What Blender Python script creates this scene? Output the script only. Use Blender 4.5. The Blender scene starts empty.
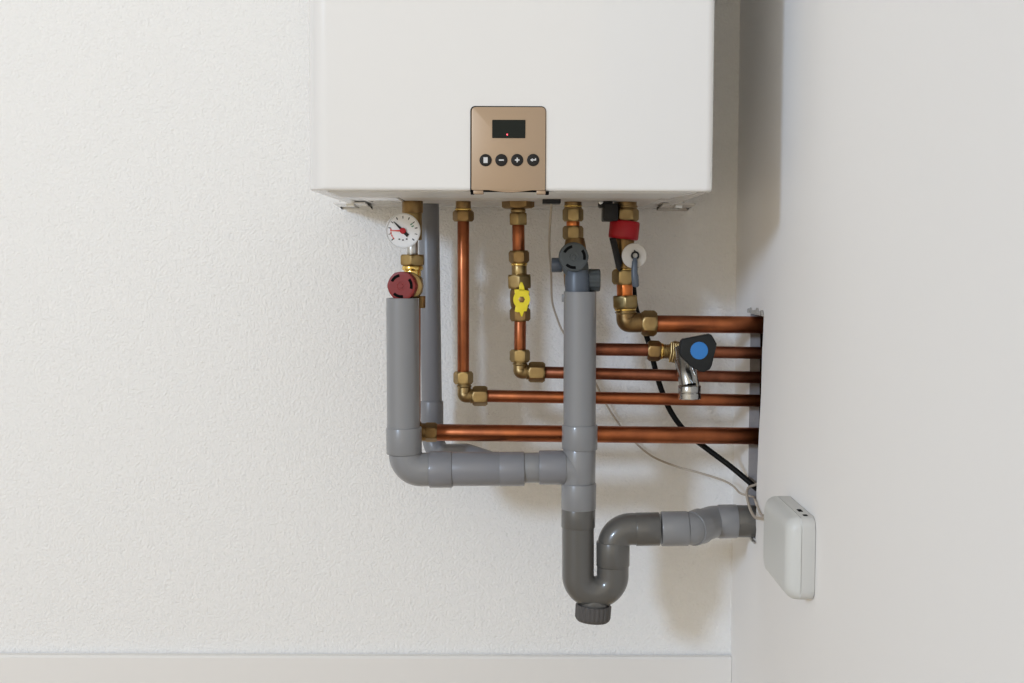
import bpy, bmesh, math, random
from mathutils import Vector, Matrix
random.seed(4)
PI = math.pi
sc = bpy.context.scene
COL = sc.collection
F = 1300.0; D = 1.8
# ------------------------------------------------------------------ camera
yaw = math.atan(8/F); pitch = math.atan(79.5/F); roll = math.radians(0.25)
R = Matrix.Rotation(yaw, 4, 'Z') @ Matrix.Rotation(PI/2 - pitch, 4, 'X') @ Matrix.Rotation(roll, 4, 'Z')
cam_loc = Vector((0, -D, 0))
cd = bpy.data.cameras.new('camera'); cam = bpy.data.objects.new('camera', cd); COL.objects.link(cam)
cam.matrix_world = Matrix.Translation(cam_loc) @ R
cd.sensor_width = 36; cd.lens = F/1024*36; cd.clip_start = .05
sc.camera = cam

def ray(px, py):
    return (R.to_3x3() @ Vector(((px-512)/F, -(py-341.5)/F, -1)))
def S(px, py, Y):                 # measured point on the vertical plane y = Y
    d = ray(px, py); return cam_loc + d*((Y + D)/d.y)
def SX(px, py, X):                # measured point on the plane x = X
    d = ray(px, py); return cam_loc + d*(X/d.x)
def mm(px, Y):                    # size of px pixels at that plane
    return px*(D + Y)/F

# ------------------------------------------------------------------ materials
def mat(name, col, rough=.5, metal=0, bump=None, var=None, coat=0, emit=None, spec=None, rvar=None):
    m = bpy.data.materials.new(name); m.use_nodes = True
    nt = m.node_tree; b = nt.nodes['Principled BSDF']
    b.inputs['Base Color'].default_value = (*col, 1)
    b.inputs['Roughness'].default_value = rough
    b.inputs['Metallic'].default_value = metal
    if coat: b.inputs['Coat Weight'].default_value = coat; b.inputs['Coat Roughness'].default_value = .06
    if spec is not None: b.inputs['Specular IOR Level'].default_value = spec
    if emit:
        b.inputs['Emission Color'].default_value = (*emit[0], 1); b.inputs['Emission Strength'].default_value = emit[1]
    tc = nt.nodes.new('ShaderNodeTexCoord')
    if var:                        # (scale, second colour, stretch, low, high)
        n = nt.nodes.new('ShaderNodeTexNoise'); n.inputs['Scale'].default_value = var[0]; n.inputs['Detail'].default_value = 4
        mp = nt.nodes.new('ShaderNodeMapping'); mp.inputs['Scale'].default_value = var[2]
        cr = nt.nodes.new('ShaderNodeValToRGB')
        cr.color_ramp.elements[0].position = var[3]; cr.color_ramp.elements[1].position = var[4]
        cr.color_ramp.elements[0].color = (*col, 1); cr.color_ramp.elements[1].color = (*var[1], 1)
        nt.links.new(tc.outputs['Object'], mp.inputs[0]); nt.links.new(mp.outputs[0], n.inputs['Vector'])
        nt.links.new(n.outputs['Fac'], cr.inputs[0]); nt.links.new(cr.outputs[0], b.inputs['Base Color'])
        if rvar:
            mr = nt.nodes.new('ShaderNodeMapRange'); mr.inputs['To Min'].default_value = rvar[0]; mr.inputs['To Max'].default_value = rvar[1]
            nt.links.new(n.outputs['Fac'], mr.inputs[0]); nt.links.new(mr.outputs[0], b.inputs['Roughness'])
    if bump:                       # list of (scale, strength, distance)
        prev = None
        for (s, st, di) in bump:
            n = nt.nodes.new('ShaderNodeTexNoise'); n.inputs['Scale'].default_value = s; n.inputs['Detail'].default_value = 3
            nt.links.new(tc.outputs['Object'], n.inputs['Vector'])
            bp = nt.nodes.new('ShaderNodeBump'); bp.inputs['Strength'].default_value = st; bp.inputs['Distance'].default_value = di
            nt.links.new(n.outputs['Fac'], bp.inputs['Height'])
            if prev: nt.links.new(prev.outputs[0], bp.inputs['Normal'])
            prev = bp
        nt.links.new(prev.outputs[0], b.inputs['Normal'])
    return m
M = {}
M['plaster'] = mat('textured white plaster', (.875, .87, .855), .9, bump=[(290, .8, .0026), (120, .35, .0033)])
M['smooth'] = mat('smooth white wall paint', (.87, .86, .845), .85, bump=[(60, .15, .002)])
M['trimw'] = mat('off white trim paint', (.80, .785, .76), .6)
M['floor'] = mat('pale wooden floor', (.66, .54, .38), .6, var=(6, (.58, .46, .31), (1, 8, 1), .3, .7))
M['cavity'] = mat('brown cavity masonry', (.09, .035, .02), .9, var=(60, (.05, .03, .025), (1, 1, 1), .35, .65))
M['enamel'] = mat('white boiler enamel', (.77, .765, .755), .22, coat=.6)
M['under'] = mat('light grey painted steel', (.66, .665, .66), .45)
M['tray'] = mat('pale underside panel', (.62, .59, .55), .5)
M['gold'] = mat('champagne coloured panel', (.40, .29, .195), .38, metal=.35)
M['dark'] = mat('black gap', (.004, .004, .004), .7, spec=.05)
M['display'] = mat('dark display glass', (.006, .010, .009), .25, spec=.2)
M['button'] = mat('black rubber button', (.02, .018, .017), .4, spec=.18)
M['symbol'] = mat('light grey symbol print', (.62, .62, .62), .5)
M['led'] = mat('red lit indicator', (.9, .05, .05), .4, emit=((1, .08, .12), 3.0))
M['copper'] = mat('copper pipe', (.41, .135, .056), .30, 1, var=(38, (.27, .088, .040), (1, 1, 1), .35, .7), rvar=(.24, .48), bump=[(120, .05, .001)])
M['copperd'] = mat('tarnished copper pipe', (.32, .118, .066), .36, 1, var=(45, (.19, .070, .042), (1, 1, 1), .35, .7), rvar=(.28, .5), bump=[(120, .05, .001)])
M['coppero'] = mat('bright orange copper', (.66, .21, .065), .3, 1)
M['brass'] = mat('brass fitting', (.41, .30, .135), .36, 1, var=(40, (.26, .175, .08), (1, 1, 1), .35, .7), rvar=(.25, .5))
M['brassy'] = mat('yellow brass', (.80, .56, .17), .2, 1)
M['brassd'] = mat('dull brown brass', (.31, .20, .085), .42, 1, var=(50, (.20, .125, .055), (1, 1, 1), .35, .7))
M['pvc'] = mat('mid grey pvc', (.222, .228, .24), .33, coat=.35, bump=[(25, .05, .001)])
M['pvcb'] = mat('blue grey pvc pipe', (.205, .212, .235), .33, coat=.35)
M['pvcr'] = mat('grey pvc of the rear pipe', (.20, .205, .22), .35)
M['pvcd'] = mat('dark grey pvc', (.098, .096, .091), .28, coat=.4, bump=[(25, .05, .001)])
M['cap'] = mat('dark grey screw cap plastic', (.095, .09, .088), .42, spec=.18)
M['chrome'] = mat('chrome', (.44, .44, .43), .22, 1)
M['steel'] = mat('zinc plated steel', (.55, .55, .54), .35, 1)
M['plastic_w'] = mat('white dial', (.80, .80, .80), .4)
M['capw'] = mat('greyish white plastic cap', (.56, .53, .49), .45)
M['red'] = mat('dark red plastic knob', (.22, .022, .02), .4, spec=.3)
M['redb'] = mat('bright red plastic collar', (.42, .012, .02), .35, spec=.3)
M['black'] = mat('black plastic', (.018, .018, .019), .4, spec=.18)
M['cable'] = mat('black cable sheath', (.004, .004, .004), .55, spec=.18)
M['beige'] = mat('beige cable sheath', (.46, .40, .33), .5)
M['charcoal'] = mat('charcoal plastic', (.075, .083, .085), .4, spec=.18)
M['slate'] = mat('blue grey plastic', (.085, .105, .135), .38)
M['yellow'] = mat('yellow plastic handle', (.86, .70, .02), .45)
M['knob'] = mat('dark grey tap knob plastic', (.018, .0195, .020), .5, spec=.18)
M['mortar'] = mat('mortar grey with painted shade', (.36, .34, .34), .95, bump=[(120, .5, .003)])  # raw mortar tone, darkened to hold the shade inside the slot
M['blue'] = mat('blue plastic disc', (.02, .18, .52), .4)
M['box'] = mat('pale grey box plastic', (.62, .63, .61), .42)
M['boxb'] = mat('pale grey box base plastic', (.58, .58, .56), .45)
M['crumb'] = mat('grey mortar crumbs', (.42, .41, .38), .9)
M['ink'] = mat('black print', (.02, .02, .02), .5, spec=.18)
M['inkg'] = mat('green print', (.1, .3, .2), .5)
M['inkr'] = mat('red print', (.65, .04, .03), .5)

# ------------------------------------------------------------------ object helpers
ORG = {}
def thing(name, label, cat, loc, group=None):
    o = bpy.data.objects.new(name, None); COL.objects.link(o); o.location = loc; o.empty_display_size = .02
    o['label'] = label; o['category'] = cat
    if group: o['group'] = group
    ORG[o.name] = Vector(loc); return o
def obj(name, bm, m, parent=None, label=None, ang=32, loc=None):
    """bm in world coordinates"""
    me = bpy.data.meshes.new(name)
    org = ORG[parent.name] if parent else (Vector(loc) if loc is not None else Vector((0, 0, 0)))
    bmesh.ops.remove_doubles(bm, verts=bm.verts, dist=1e-7)
    bmesh.ops.recalc_face_normals(bm, faces=bm.faces)
    bmesh.ops.translate(bm, verts=bm.verts, vec=-org)
    lim = math.radians(ang)
    for f in bm.faces: f.smooth = True
    for e in bm.edges:
        if len(e.link_faces) == 2 and e.calc_face_angle(0) > lim: e.smooth = False
    bm.to_mesh(me); bm.free()
    me.materials.append(m)
    o = bpy.data.objects.new(name, me); COL.objects.link(o)
    if parent: o.parent = parent
    else: o.location = org
    ORG[o.name] = org
    if label: o['label'] = label
    return o
def tag(o, label, cat, group=None):
    o['label'] = label; o['category'] = cat
    if group: o['group'] = group
def NB(): return bmesh.new()
def frame(ax):
    z = ax.normalized(); u = Vector((0, 0, 1)) if abs(z.z) < .9 else Vector((1, 0, 0))
    x = u.cross(z).normalized(); y = z.cross(x); return x, y, z
def lathe(bm, p0, ax, prof, n=32, rot=0, cap=True):
    """prof: list of (distance along ax, radius)"""
    x, y, z = frame(ax); rings = []
    for (t, r) in prof:
        c = p0 + z*t
        if r < 1e-6: rings.append([bm.verts.new(c)]); continue
        rings.append([bm.verts.new(c + (x*math.cos(rot+2*PI*i/n) + y*math.sin(rot+2*PI*i/n))*r) for i in range(n)])
    for a, b in zip(rings, rings[1:]):
        for i in range(n):
            j = (i+1) % n
            if len(a) == 1 and len(b) == 1: continue
            if len(a) == 1: bm.faces.new((a[0], b[i], b[j]))
            elif len(b) == 1: bm.faces.new((a[i], b[0], a[j]))
            else: bm.faces.new((a[i], b[i], b[j], a[j]))
    if cap:
        if len(rings[0]) > 2: bm.faces.new(rings[0])
        if len(rings[-1]) > 2: bm.faces.new(rings[-1])
    return bm
def cyl(bm, p0, p1, r, r2=None, n=32, bev=.0006, rot=0):
    L = (p1-p0).length; r2 = r if r2 is None else r2; b = min(bev, r*.3, L*.3)
    return lathe(bm, p0, p1-p0, [(0, r-b), (b*.3, r-b*.3), (b, r), (L-b, r2), (L-b*.3, r2-b*.3), (L, r2-b)], n, rot)
def hexnut(bm, p0, p1, r, rot=PI/6, n=6):
    """hexagonal nut with chamfered ends"""
    L = (p1-p0).length; ax = (p1-p0)
    x, y, z = frame(ax); c = min(.18*L, .22*r)
    # intersect hexagon with rounded chamfer: rings with 24 points, radius = min(hex radius, cone radius)
    N = 48
    def hexr(a, rr):
        k = (a - rot) % (2*PI/n) - PI/n
        return rr*math.cos(PI/n)/math.cos(k)
    rings = []
    for t, lim in ((0, .84), (c*.5, .93), (c, 1.0), (L-c, 1.0), (L-c*.5, .93), (L, .84)):
        ring = []
        for i in range(N):
            a = 2*PI*i/N; rr = min(hexr(a, r), r*lim)
            ring.append(bm.verts.new(p0 + z*t + (x*math.cos(a)+y*math.sin(a))*rr))
        rings.append(ring)
    for a, b in zip(rings, rings[1:]):
        for i in range(N): j = (i+1) % N; bm.faces.new((a[i], b[i], b[j], a[j]))
    bm.faces.new(rings[0]); bm.faces.new(rings[-1]); return bm
def thread(bm, p0, p1, r, turns=5, n=28):
    L = (p1-p0).length; prof = []
    for k in range(turns):
        a = L*k/turns; w = L/turns
        prof += [(a+.05*w, r*.9), (a+.3*w, r), (a+.6*w, r), (a+.9*w, r*.9)]
    return lathe(bm, p0, p1-p0, prof, n)
def fillet(pts, rads, seg=10):
    out = [pts[0]]
    for i in range(1, len(pts)-1):
        r = rads[i-1] if isinstance(rads, (list, tuple)) else rads
        a = (pts[i-1]-pts[i]); b = (pts[i+1]-pts[i]); la, lb = a.length, b.length; a.normalize(); b.normalize()
        th = a.angle(b)
        if r <= 0 or th > PI-.02: out.append(pts[i]); continue
        d = min(r/math.tan(th/2), la*.98, lb*.98); r = d*math.tan(th/2)
        c = pts[i] + (a+b).normalized()*(r/math.sin(th/2))
        s = pts[i]+a*d - c; e = pts[i]+b*d - c
        om = s.angle(e)
        for k in range(seg+1):
            t = k/seg; out.append(c + (s*math.sin((1-t)*om) + e*math.sin(t*om))/math.sin(om))
    out.append(pts[-1]); return out
def tube(bm, pts, r, n=24, cap=True):
    """sweep a circle along a polyline; r a number or list"""
    rs = r if isinstance(r, (list, tuple)) else [r]*len(pts)
    T = []
    for i in range(len(pts)):
        a = pts[max(i-1, 0)]; b = pts[min(i+1, len(pts)-1)]; T.append((b-a).normalized())
    x, y, z = frame(T[0]); rings = []
    for i, p in enumerate(pts):
        if i:
            q = T[i-1].rotation_difference(T[i]); x = q @ x
        x = (x - T[i]*x.dot(T[i])).normalized(); y = T[i].cross(x)
        rings.append([bm.verts.new(p + (x*math.cos(2*PI*k/n)+y*math.sin(2*PI*k/n))*rs[i]) for k in range(n)])
    for a, b in zip(rings, rings[1:]):
        for i in range(n): j = (i+1) % n; bm.faces.new((a[i], b[i], b[j], a[j]))
    if cap: bm.faces.new(rings[0]); bm.faces.new(rings[-1])
    return bm
def spline(pts, seg=8):
    """Catmull-Rom"""
    P = [pts[0]*2-pts[1]] + list(pts) + [pts[-1]*2-pts[-2]]; out = []
    for i in range(1, len(P)-2):
        p0, p1, p2, p3 = P[i-1:i+3]
        for k in range(seg):
            t = k/seg
            out.append(.5*((2*p1)+(p2-p0)*t+(2*p0-5*p1+4*p2-p3)*t*t+(3*p1-p0-3*p2+p3)*t**3))
    out.append(P[-2]); return out
def box(bm, lo, hi, bev=0, seg=2, mtx=None):
    r = bmesh.ops.create_cube(bm, size=1)['verts']
    lo = Vector(lo); hi = Vector(hi); c = (lo+hi)/2; s = hi-lo
    for v in r: v.co = Vector((v.co.x*s.x, v.co.y*s.y, v.co.z*s.z)) + c
    if bev:
        es = list({e for v in r for e in v.link_edges})
        bmesh.ops.bevel(bm, geom=es, offset=bev, segments=seg, profile=.5, affect='EDGES')
    if mtx is not None: bmesh.ops.transform(bm, matrix=mtx, verts=bm.verts)
    return bm
def prism(bm, pts, vec, bev=0, seg=2):
    """extrude a planar outline by vec"""
    a = [bm.verts.new(p) for p in pts]; b = [bm.verts.new(p+vec) for p in pts]; n = len(pts)
    fs = [bm.faces.new(a), bm.faces.new(b)]
    for i in range(n): j = (i+1) % n; fs.append(bm.faces.new((a[i], b[i], b[j], a[j])))
    if bev:
        es = list(fs[0].edges)+list(fs[1].edges)
        bmesh.ops.bevel(bm, geom=es, offset=bev, segments=seg, profile=.5, affect='EDGES')
    return bm
def rrect(x0, x1, y0, y1, rad, seg=8):
    """rad = (x0y0, x1y0, x1y1, x0y1)"""
    out = []
    for (cx, cy, r, a0) in ((x0, y0, rad[0], PI), (x1, y0, rad[1], 1.5*PI), (x1, y1, rad[2], 0), (x0, y1, rad[3], .5*PI)):
        ox = cx + (r if cx == x0 else -r); oy = cy + (r if cy == y0 else -r)
        if r <= 0: out.append((cx, cy)); continue
        for k in range(seg+1):
            a = a0 + PI/2*k/seg; out.append((ox + r*math.cos(a), oy + r*math.sin(a)))
    return out
VIEW = Vector((0, -1, 0))

# ------------------------------------------------------------------ the setting
WX = SX(733, 480, S(733, 480, 0).x).x          # plane of the right wall
FLZ = -.66
bm = NB(); box(bm, (-2.6, 0, FLZ-.02), (WX+.12, .12, 1.75))
o = obj('wall_back', bm, M['plaster']); o['kind'] = 'structure'
# right wall with the chased slot
def rw(px, py): return SX(px, py, WX)
YF = -.118
near = [rw(*p) for p in ((763.8, 316.5), (763.2, 332), (762.2, 350), (761.6, 372), (761.0, 396), (759.6, 420), (758.6, 440), (757.4, 470), (756.4, 492), (756.6, 505), (755.6, 520), (756.2, 530), (755.4, 539.5))]
zt, zb = near[0].z, near[-1].z
far = [Vector((WX, YF, zb)), Vector((WX, YF-.001, zb*.6+zt*.4)), Vector((WX, YF, zt))]
loop = near + far
bm = NB()
outer = [Vector((WX, 0, FLZ)), Vector((WX, -2.9, FLZ)), Vector((WX, -2.9, 1.75)), Vector((WX, 0, 1.75))]
ov = [bm.verts.new(p) for p in outer]; hv = [bm.verts.new(p) for p in loop]
es = [bm.edges.new((ov[i], ov[(i+1) % 4])) for i in range(4)] + [bm.edges.new((hv[i], hv[(i+1) % len(hv)])) for i in range(len(hv))]
bmesh.ops.triangle_fill(bm, edges=es, use_beauty=True)
# outer sides, giving the wall its thickness
bk = [bm.verts.new(p + Vector((.12, 0, 0))) for p in outer]
for i in range(4): j = (i+1) % 4; bm.faces.new((ov[i], ov[j], bk[j], bk[i]))
bm.faces.new(bk)
wall_r = obj('wall_right', bm, M['smooth'], ang=60); wall_r['kind'] = 'structure'
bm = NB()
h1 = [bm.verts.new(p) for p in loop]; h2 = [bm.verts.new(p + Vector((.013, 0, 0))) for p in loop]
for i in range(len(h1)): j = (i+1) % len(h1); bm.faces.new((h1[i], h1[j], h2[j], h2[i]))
obj('slot_reveal', bm, M['mortar'], wall_r, 'rough mortar edge of the pipe slot, shade painted into its grey')
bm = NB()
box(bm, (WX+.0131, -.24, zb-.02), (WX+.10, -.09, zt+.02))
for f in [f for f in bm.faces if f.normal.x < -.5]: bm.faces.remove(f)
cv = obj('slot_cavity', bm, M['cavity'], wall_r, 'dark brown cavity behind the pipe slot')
bm = NB(); box(bm, (-2.6, -2.9, FLZ-.04), (WX+.12, .12, FLZ))
o = obj('floor', bm, M['floor']); o['kind'] = 'structure'
# baseboard along the back wall: top edge seen just above the frame's lower border
bz0 = S(10, 655.5, -.014).z; bz1 = S(722, 657.5, -.014).z
bm = NB()
x0, x1 = -2.6, WX-.0004
def bzt(x): return bz0 + (bz1-bz0)*(x-S(10, 655, -.014).x)/(x1-S(10, 655, -.014).x)
sec = lambda x: [Vector((x, -.0002, FLZ)), Vector((x, -.014, FLZ)), Vector((x, -.014, bzt(x)-.003)), Vector((x, -.012, bzt(x))), Vector((x, -.0045, bzt(x)+.0008)), Vector((x, -.004, bzt(x)-.004)), Vector((x, -.0002, bzt(x)-.004))]
A = [bm.verts.new(p) for p in sec(x0)]; B = [bm.verts.new(p) for p in sec(x1)]
bm.faces.new(A); bm.faces.new(B)
for i in range(len(A)): j = (i+1) % len(A); bm.faces.new((A[i], A[j], B[j], B[i]))
o = obj('baseboard_back', bm, M['trimw']); o['kind'] = 'structure'

# ------------------------------------------------------------------ boiler
BY = -.42
bl = S(306.3, 191, BY); br = S(713.0, 191, BY); bz = (bl.z+br.z)/2
bx0, bx1 = bl.x, br.x
boiler = thing('wall_boiler', 'white enamel wall-hung boiler with rounded left edge and tan control panel', 'boiler', ((bx0+bx1)/2, -.21, bz))
bm = NB()
out = rrect(bx0, bx1, BY, -.012, (.024, .008, .004, .004), 14)
H = .72
def ringz(pts, z, ins=0):
    cx, cy = (bx0+bx1)/2, (BY-.012)/2; w = (bx1-bx0)/2; h = (-.012-BY)/2
    return [bm.verts.new(((x-cx)*(w-ins)/w+cx, (y-cy)*(h-ins)/h+cy, z)) for x, y in pts]
rs = [ringz(out, bz+.004, .012), ringz(out, bz, .006), ringz(out, bz+.0004, .0022), ringz(out, bz+.0018, .0005), ringz(out, bz+.004, 0), ringz(out, bz+H, 0)]
for a, b in zip(rs, rs[1:]):
    for i in range(len(a)): j = (i+1) % len(a); bm.faces.new((a[i], a[j], b[j], b[i]))
bm.faces.new(rs[-1]); bm.faces.new(rs[0])
obj('casing', bm, M['enamel'], boiler, ang=40)
# chassis under the casing
bm = NB()
pr = [(S(328, 195, -.40).x, BY+.010), (br.x-.016, BY+.010), (br.x-.030, -.285), (S(340, 198, -.285).x, -.285)]
prism(bm, [Vector((x, y, bz-.0008)) for x, y in pr], Vector((0, 0, .006)), .001)
obj('front_strip', bm, M['under'], boiler, 'light grey strip along the front of the underside')
bm = NB()
tx0, tx1 = S(357, 198, -.27).x, br.x-.034
box(bm, (tx0+.045, -.283, bz+.0018), (tx1, -.02, bz+.006), .001)
obj('pipe_tray', bm, M['tray'], boiler, 'pale underside panel the pipes leave through')
bm = NB()
box(bm, (tx0, -.283, bz+.0005), (tx0+.044, -.05, bz+.005), .0008)
obj('side_tray', bm, M['enamel'], boiler)
# control panel
pl, prr = S(471.6, 150, BY).x, S(545.3, 150, BY).x
ptop = S(508, 107.3, BY).z; pbot = S(508, 190.2, BY).z
def XZ(pts, y): return [Vector((x, y, z)) for x, z in pts]
bm = NB(); prism(bm, XZ(rrect(pl-.0014, prr+.0006, pbot-.002, ptop+.0012, (0, 0, .005, .005)), BY-.0004), Vector((0, .002, 0)))
obj('panel_gap', bm, M['dark'], boiler, 'thin dark gap around the control panel')
bm = NB()
o2 = rrect(pl, prr, pbot, ptop, (.001, .001, .004, .004)); prism(bm, XZ(o2, BY-.0022), Vector((0, .006, 0)), .0006)
panel = obj('control_panel', bm, M['gold'], boiler, 'tan metallic control panel')
PY = BY-.0022
def pc(px, py): return S(px, py, PY)
bm = NB(); a = pc(492.2, 119.8); b = pc(525.4, 138.2); prism(bm, XZ(rrect(a.x, b.x, b.z, a.z, (.0006,)*4, 3), PY-.0005), Vector((0, .001, 0)))
obj('display', bm, M['display'], panel)
bm = NB(); lathe(bm, pc(507.2, 134.6)+Vector((0, -.0005, 0)), VIEW, [(0, .0008), (.0003, .0007), (.0004, 0)], 12)
obj('indicator_light', bm, M['led'], panel, 'red lit indicator on the display')
for i, bx in enumerate((485.6, 501.4, 517.2, 533.2)):
    c = pc(bx, 160.2-.05*i); r = mm(6.1, PY)
    bm = NB(); lathe(bm, c, VIEW, [(-.001, r), (.0006, r), (.001, r*.94), (.0012, r*.85), (.0010, 0)], 28)
    obj('button', bm, M['button'], panel)
    bm = NB(); y = c.y-.00125
    def rr(x0, x1, z0, z1): box(bm, (c.x+x0, y-.0002, c.z+z0), (c.x+x1, y+.0002, c.z+z1))
    if i == 0:
        rr(-.0022, .0022, -.0030, .0030)
    elif i == 1: rr(-.0026, .0026, -.0007, .0007)
    elif i == 2: rr(-.0024, .0024, -.0007, .0007); rr(-.0007, .0007, .0007, .0024); rr(-.0007, .0007, -.0024, -.0007)
    else:
        rr(-.0008, .0030, -.0006, .0007); rr(.0020, .0030, .0007, .0019)
        prism(bm, [Vector((c.x-.0032, y-.0002, c.z)), Vector((c.x-.0006, y-.0002, c.z+.0019)), Vector((c.x-.0006, y-.0002, c.z-.0019))], Vector((0, .0004, 0)))
    obj('button_symbol', bm, M['symbol'], panel)
# hinge tabs and the lower lip of the panel
for (a, b, dk) in ((470.5, 483.5, -1), (536.5, 549.5, 1)):
    p, q = S(a, 191, BY), S(b, 191, BY)
    bm = NB(); box(bm, (p.x+(.003 if dk < 0 else 0), BY-.001, pbot-.0042), (q.x-(.004 if dk > 0 else 0), BY+.010, pbot), .0008)
    obj('hinge_tab', bm, M['gold'], boiler, 'tan hinge tab under the control panel')
    bm = NB(); e = p.x+.0015 if dk < 0 else q.x-.003
    box(bm, (e-.0015, BY+.001, pbot-.0045), (e+.0025, BY+.009, pbot-.0008), .0006)
    obj('hinge_pin', bm, M['dark'], boiler)
bm = NB(); c0, c1 = S(487, 191, BY).x, S(533, 191, BY).x; n = 14
pts = [Vector((c0+(c1-c0)*k/n, BY-.001, pbot+.0002-.0022*math.sin(PI*k/n))) for k in range(n+1)]
prism(bm, pts, Vector((0, .012, 0)))
obj('grip_lip', bm, M['gold'], boiler, 'shallow curved grip at the panel bottom')
# wall bracket ends peeking out behind the underside
def bracket(xa, xb, yb, m):
    p, q = S(xa, yb, -.05), S(xb, yb, -.05)
    bm = NB()
    prof = [(-.008, bz-.004), (-.008, p.z+.004), (-.050, p.z+.0015), (-.095, p.z+.004), (-.095, p.z+.006), (-.05, p.z+.0035), (-.010, p.z+.006), (-.010, bz-.004)]
    prism(bm, [Vector((p.x, y, z)) for y, z in prof], Vector((q.x-p.x, 0, 0)))
    o = obj('mounting_bracket', bm, m, boiler, 'bent metal wall bracket under the casing')
    w = q.x-p.x
    for t in (.22, .62):
        bm = NB(); c = Vector((p.x+w*t, -.06, p.z+.004)); hexnut(bm, c, c+Vector((0, 0, .009)), .006)
        obj('bolt', bm, M['steel'], o)
    bm = NB(); box(bm, (p.x+w*.40, -.085, p.z+.003), (p.x+w*.62, -.03, bz-.002), .001)
    obj('bracket_rib', bm, M['steel'], o)
bracket(338, 369, 208, M['enamel'])
bracket(660, 691, 209, M['tray'])
# grommet
bm = NB(); p = S(542.5, 201.5, -.20); q = S(560.5, 201.5, -.20)
box(bm, (p.x, -.212, bz-.0035), (q.x, -.18, bz+.003), .001)
obj('grommet', bm, M['black'], boiler, 'black slot cover where the beige wire leaves')

# ------------------------------------------------------------------ pipe stack helper
def stack(par, Y, x0, x1, items, horiz=False, ybase=None):
    """items: (name, style, a, b, r_px, mat[, label]) along a straight axis.
       vertical: a,b are picture rows with x from x0 (at row ya) to x1; horizontal: a,b are columns, x0/x1 = rows there."""
    lo = min(min(i[2], i[3]) for i in items); hi = max(max(i[2], i[3]) for i in items)
    for it in items:
        name, style, a, b, r, m = it[:6]; lab = it[6] if len(it) > 6 else None
        dy = it[7] if len(it) > 7 else 0
        def P(t):
            k = (t-lo)/max(hi-lo, 1e-6); o = x0+(x1-x0)*k
            return S(t, o, Y+dy) if horiz else S(o, t, Y+dy)
        p, q = P(a), P(b); r = mm(r, Y); bm = NB()
        if style == 'tube': cyl(bm, p, q, r)
        elif style == 'nut': hexnut(bm, p, q, r)
        elif style == 'nutb': hexnut(bm, p, q, r, rot=0)
        elif style == 'ring': lathe(bm, p, q-p, [(0, r*.8), ((q-p).length*.15, r*.95), ((q-p).length*.35, r), ((q-p).length*.65, r), ((q-p).length*.85, r*.95), ((q-p).length, r*.8)], 32)
        elif style == 'thread': thread(bm, p, q, r, 4)
        elif style == 'taper': cyl(bm, p, q, r, r*.8)
        elif style == 'taperup': cyl(bm, p, q, r*.8, r)
        obj(name, bm, M[m], par, lab)
def elbow(par, Y, c, vtop, hright, r, m='brass', bulb=1.12):
    """compression elbow: c corner (px), arm up to row vtop, arm right to column hright"""
    pts = fillet([S(c[0], vtop, Y), S(c[0], c[1], Y), S(hright, c[1], Y)], mm(r*.55, Y), 10)
    n = len(pts); rs = [mm(r, Y)*(1+(bulb-1)*math.sin(PI*i/(n-1))**2) for i in range(n)]
    bm = NB(); tube(bm, pts, rs, 28); obj('elbow_body', bm, M[m], par)
    bm = NB()
    p = S(c[0], vtop+1.5, Y); q = S(c[0], vtop+4, Y); lathe(bm, p, q-p, [(0, mm(r, Y)), (.0008, mm(r*1.12, Y)), (.0016, mm(r*1.12, Y)), ((q-p).length, mm(r, Y))], 28)
    obj('elbow_collar', bm, M['brass'], par)
    bm = NB(); p = S(hright-4, c[1], Y); q = S(hright-1, c[1], Y); lathe(bm, p, q-p, [(0, mm(r, Y)), (.0008, mm(r*1.12, Y)), (.0016, mm(r*1.12, Y)), ((q-p).length, mm(r, Y))], 28)
    obj('elbow_collar', bm, M['brass'], par)
PYc = -.14
zend = WX+.045
def hpipe(par, Y, xa, ya, xe, ye, r, m, name='horizontal_pipe', toend=True):
    p = S(xa, ya, Y); q = S(xe, ye, Y)
    if toend: q = p + (q-p)*((zend-p.x)/(q.x-p.x))
    bm = NB(); cyl(bm, p, q, mm(r, Y), n=40); return obj(name, bm, M[m], par)

# ------------------------------------------------------------------ copper run B: x=463, elbow, y~398
Y = PYc
t = thing('copper_pipe', 'plain copper pipe left of the yellow valve, turning right as second lowest horizontal', 'pipe', S(463, 395, Y), 'copper pipes')
stack(t, Y, 463.3, 463.3, [
    ('outlet_stub', 'tube', 199, 209.5, 7.6, 'brassd'),
    ('stub_ring', 'ring', 208, 211.5, 8.4, 'brassy'),
    ('compression_nut', 'nut', 210.5, 221.5, 10.6, 'brassd'),
    ('vertical_pipe', 'tube', 221, 373, 5.9, 'copper'),
    ('compression_nut', 'nut', 371.5, 384, 10.0, 'brass')])
elbow(t, Y, (464.2, 396), 383.5, 474, 6.7)
stack(t, Y, 396, 396, [('compression_nut', 'nut', 472.5, 487.5, 10.2, 'brass')], True)
hpipe(t, Y, 487, 396, 757, 400.6, 6.2, 'copper')

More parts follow.
